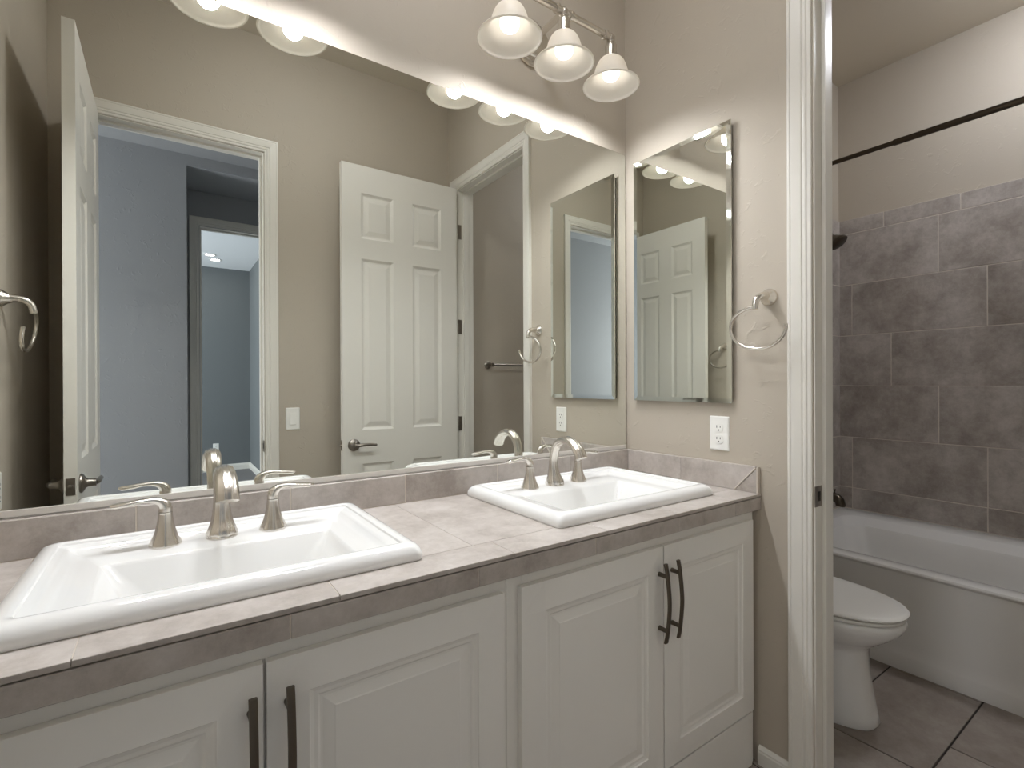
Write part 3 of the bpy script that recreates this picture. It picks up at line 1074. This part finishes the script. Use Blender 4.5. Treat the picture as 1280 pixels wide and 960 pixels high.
TB = thing('bathtub', 'white alcove bathtub under the grey-brown tiled wall', 'bathtub', (0, 0, 0))
b = B()
x0, x1, ya, yb_ = .976, XR - .0125, YB + .0135, -.0135
zr = .4265
cx, cy = (x0 + x1) / 2, (ya + yb_) / 2
hx, hy = (x1 - x0) / 2, (yb_ - ya) / 2
rings = [rrect(cx, cy, hx, hy, .004, zr - .013), rrect(cx, cy, hx, hy, .004, zr - .009), rrect(cx, cy, hx - .003, hy - .003, .006, zr - .003), rrect(cx, cy, hx - .010, hy - .010, .01, zr)]
ix0, ix1, iy0, iy1 = 1.053, 1.775, ya + .13, yb_ - .095
jx, jy, kx, ky = (ix0 + ix1) / 2, (iy0 + iy1) / 2, (ix1 - ix0) / 2, (iy1 - iy0) / 2
rings += [rrect(jx, jy, kx, ky, .09, zr), rrect(jx, jy, kx - .006, ky - .006, .09, zr - .003)]
for ins_b, z in ((.070, zr - .034), (.078, zr - .046)):
    f = ins_b
    rings.append(rrect(jx - f * .42, jy, kx - .006 - f * .50, ky - .006 - f * .5, .09, z))
for s, z in ((.02, .30), (.045, .16), (.075, .10), (.13, .075)):
    rings.append(rrect(jx - .034, jy, kx - .044 - s * .8, ky - .044 - s * 1.3, .10, z))
bridge(b, rings, cap0=False, cap1=True)
# apron, slightly recessed above a skirt
ap = [(x0, zr - .013), (x0 + .004, zr - .017), (x0 + .010, zr - .024), (x0 + .013, .11), (x0 + .012, .085), (x0 + .006, .066), (x0 + .004, .058), (x0 + .004, .0)]
bridge(b, [[Vector((x, y, z)) for x, z in ap] for y in (ya, yb_)], close=False, cap0=False, cap1=False)
obj('tub_shell', b, M_ACRYL, TB, smooth=26)

b = B()
sp = Matrix.Translation((1.45, -.0125, .582))
lathe(b, [(0, 0), (.033, 0), (.033, .006), (.027, .010), (.0, .011)], 28, sp @ AXES['-y'])
tube(b, [sp @ Vector(p) for p in spline([(0, 0, 0), (0, -.07, 0), (0, -.14, -.001), (0, -.180, -.010), (0, -.192, -.034), (0, -.192, -.045)], 22)], [.024] * 10 + [.0245] * 6 + [.023] * 7, 20)
lathe(b, [(.0, .030), (.006, .029), (.006, .022), (.003, .018), (.003, .0)], 12, sp @ Matrix.Translation((0, -.165, .013)))
tag(obj('tub_spout', b, M_DARK, smooth=40), 'dark bronze tub spout over the end of the bathtub', 'tub spout')

SH = thing('shower_head', 'dark bronze shower head on the end wall by the door jamb', 'shower head', (1.475, -.0125, 2.06))
b = B()
lathe(b, [(0, 0), (.030, 0), (.030, .004), (.020, .009), (.0, .010)], 28, AXES['-y'])
tube(b, spline([(0, 0, 0), (0, -.05, .006), (0, -.10, -.010), (0, -.135, -.042)], 18), .010, 14)
obj('shower_arm', b, M_DARK, SH, smooth=40)
b = B()
hm = Matrix.Translation((0, -.135, -.042)) @ Matrix.Rotation(radians(-40), 4, 'X')
lathe(b, [(0, .012), (.013, .012), (.015, .0), (.013, -.012), (.020, -.022), (.040, -.050), (.047, -.060), (.047, -.070), (.042, -.073), (.0, -.073)], 32, hm)
obj('spray_head', b, M_DARK, SH, smooth=40)

CR = thing('curtain_rod', 'dark bronze shower curtain rod above the bathtub', 'curtain rod', (.978, 0, 2.214))
b = B()
tube(b, [(0, -.014, 0), (0, -.3, 0), (0, -.605, 0)], .0100, 16)
obj('inner_tube', b, M_DARK, CR, smooth=40)
b = B()
tube(b, [(0, -.600, 0), (0, -1.0, 0), (0, YB + .016, 0)], .0128, 16)
obj('outer_tube', b, M_DARK, CR, smooth=40)
for y, m in ((-.0125, '-y'), (YB + .0125, 'y')):
    b = B()
    lathe(b, [(0, 0), (.027, 0), (.027, .004), (.018, .014), (.014, .022), (.0, .022)], 24, Matrix.Translation((0, y, 0)) @ AXES[m])
    obj('flange', b, M_DARK, CR, smooth=40)

TBAR = thing('towel_bar', 'brushed nickel towel bar seen in the mirror through the bathtub room doorway', 'towel bar', (.30, YB, 1.334))
b = B()
tube(b, [(-.01, -.0, 0), (.25, 0, 0), (.50, 0, 0)], .008, 14)
obj('bar', b, M_STEEL, TBAR, loc=(0, .062, 0), smooth=40)
for x in (0.0, .49):
    b = B()
    lathe(b, [(0, 0), (.027, 0), (.027, .004), (.020, .010), (.012, .022), (.011, .050), (.014, .056), (.014, .070), (.0, .073)], 28, Matrix.Translation((x, 0, 0)) @ AXES['y'])
    obj('bracket', b, M_STEEL, TBAR, smooth=40)

# toilet: faces -y, tank against the end wall
TO = thing('toilet', 'white elongated toilet with closed lid beside the bathtub', 'toilet', (0, 0, 0))
tx = .492
b = B()
secs = [(.000, .114, -.702, -.20), (.006, .118, -.706, -.20), (.030, .115, -.700, -.20), (.12, .109, -.684, -.20), (.20, .106, -.674, -.20), (.250, .108, -.674, -.20), (.272, .122, -.684, -.20),
        (.295, .146, -.712, -.20), (.325, .168, -.750, -.20), (.350, .178, -.774, -.20), (.372, .182, -.784, -.20), (.384, .181, -.783, -.20), (.388, .176, -.778, -.20)]
bridge(b, [egg(tx, w, yf, yb, z, p=2.6 if z < .26 else 2.25) for z, w, yf, yb in secs])
box(b, tx - .16, -.23, .30, tx + .16, -.03, .388, .015)
obj('bowl', b, M_CHINA, TO, smooth=50)
b = B()
bridge(b, [egg(tx, w, yf, -.27, z) for z, w, yf in ((.3905, .168, -.768), (.3925, .177, -.780), (.398, .179, -.783), (.4025, .177, -.780), (.4035, .168, -.770))])
obj('seat', b, M_PLASTIC, TO, smooth=50)
b = B()
bridge(b, [egg(tx, w, yf, -.255, z) for z, w, yf in ((.4078, .166, -.768), (.4088, .181, -.787), (.414, .183, -.790), (.4195, .180, -.786), (.423, .172, -.776), (.4255, .145, -.74), (.4268, .09, -.65))])
obj('lid', b, M_PLASTIC, TO, smooth=50)
b = B()
box(b, tx - .22, -.215, .389, tx + .22, -.02, .735, .022, 4)
obj('tank', b, M_CHINA, TO, smooth=40)
b = B()
box(b, tx - .23, -.225, .736, tx + .23, -.015, .772, .012, 3)
obj('tank_lid', b, M_CHINA, TO, smooth=40)
b = B()
lathe(b, [(0, 0), (.014, 0), (.014, .012), (.0, .014)], 16, Matrix.Translation((tx - .16, -.2152, .69)) @ AXES['-y'])
tube(b, [(tx - .16, -.226, .69), (tx - .12, -.232, .688), (tx - .09, -.234, .686)], [.006, .005, .006], 10)
obj('flush_lever', b, M_NICKEL, TO, smooth=40)


def downlight(loc, r, mat, label):
    t = thing('recessed_downlight', label, 'ceiling light', loc)
    b = B()
    lathe(b, [(r, 0), (r + .022, 0), (r + .022, -.004), (r + .002, -.007), (r, -.003)], 36)
    obj('trim_ring', b, M_PLASTIC, t, smooth=40)
    b = B()
    lathe(b, [(r, -.001), (r * .7, -.0025), (0, -.003)], 36)
    obj('lens', b, mat, t, smooth=60)
    return t




def dome_light(loc, r, mat, label):
    t = thing('ceiling_light', label, 'ceiling light', loc)
    b = B()
    lathe(b, [(0, 0), (r + .012, 0), (r + .014, -.006), (r + .010, -.022), (r - .004, -.024), (0, -.024)], 40)
    obj('base_ring', b, M_NICKEL, t, smooth=40)
    b = B()
    lathe(b, [(r - .006, -.022), (r - .010, -.040), (r * .82, -.062), (r * .55, -.078), (r * .25, -.086), (0, -.088)], 40)
    obj('dome_glass', b, mat, t, smooth=60)
    return t


dome_light((1.40, -1.10, CEIL), .14, M_CAN, 'round flush ceiling light over the bathtub room')
dome_light((-.95, -.68, CEIL), .15, M_FILL_DOME, 'round flush fill light added over the vanity room')  # added to brighten the vanity room; no such fixture is known there
downlight((-1.086, -5.84, 2.82), .05, M_RCAN, 'lit recessed downlight in the far room, the one nearer the doorway')
downlight((-1.006, -6.10, 2.82), .05, M_RCAN, 'lit recessed downlight in the far room, the one nearer the outlet wall')
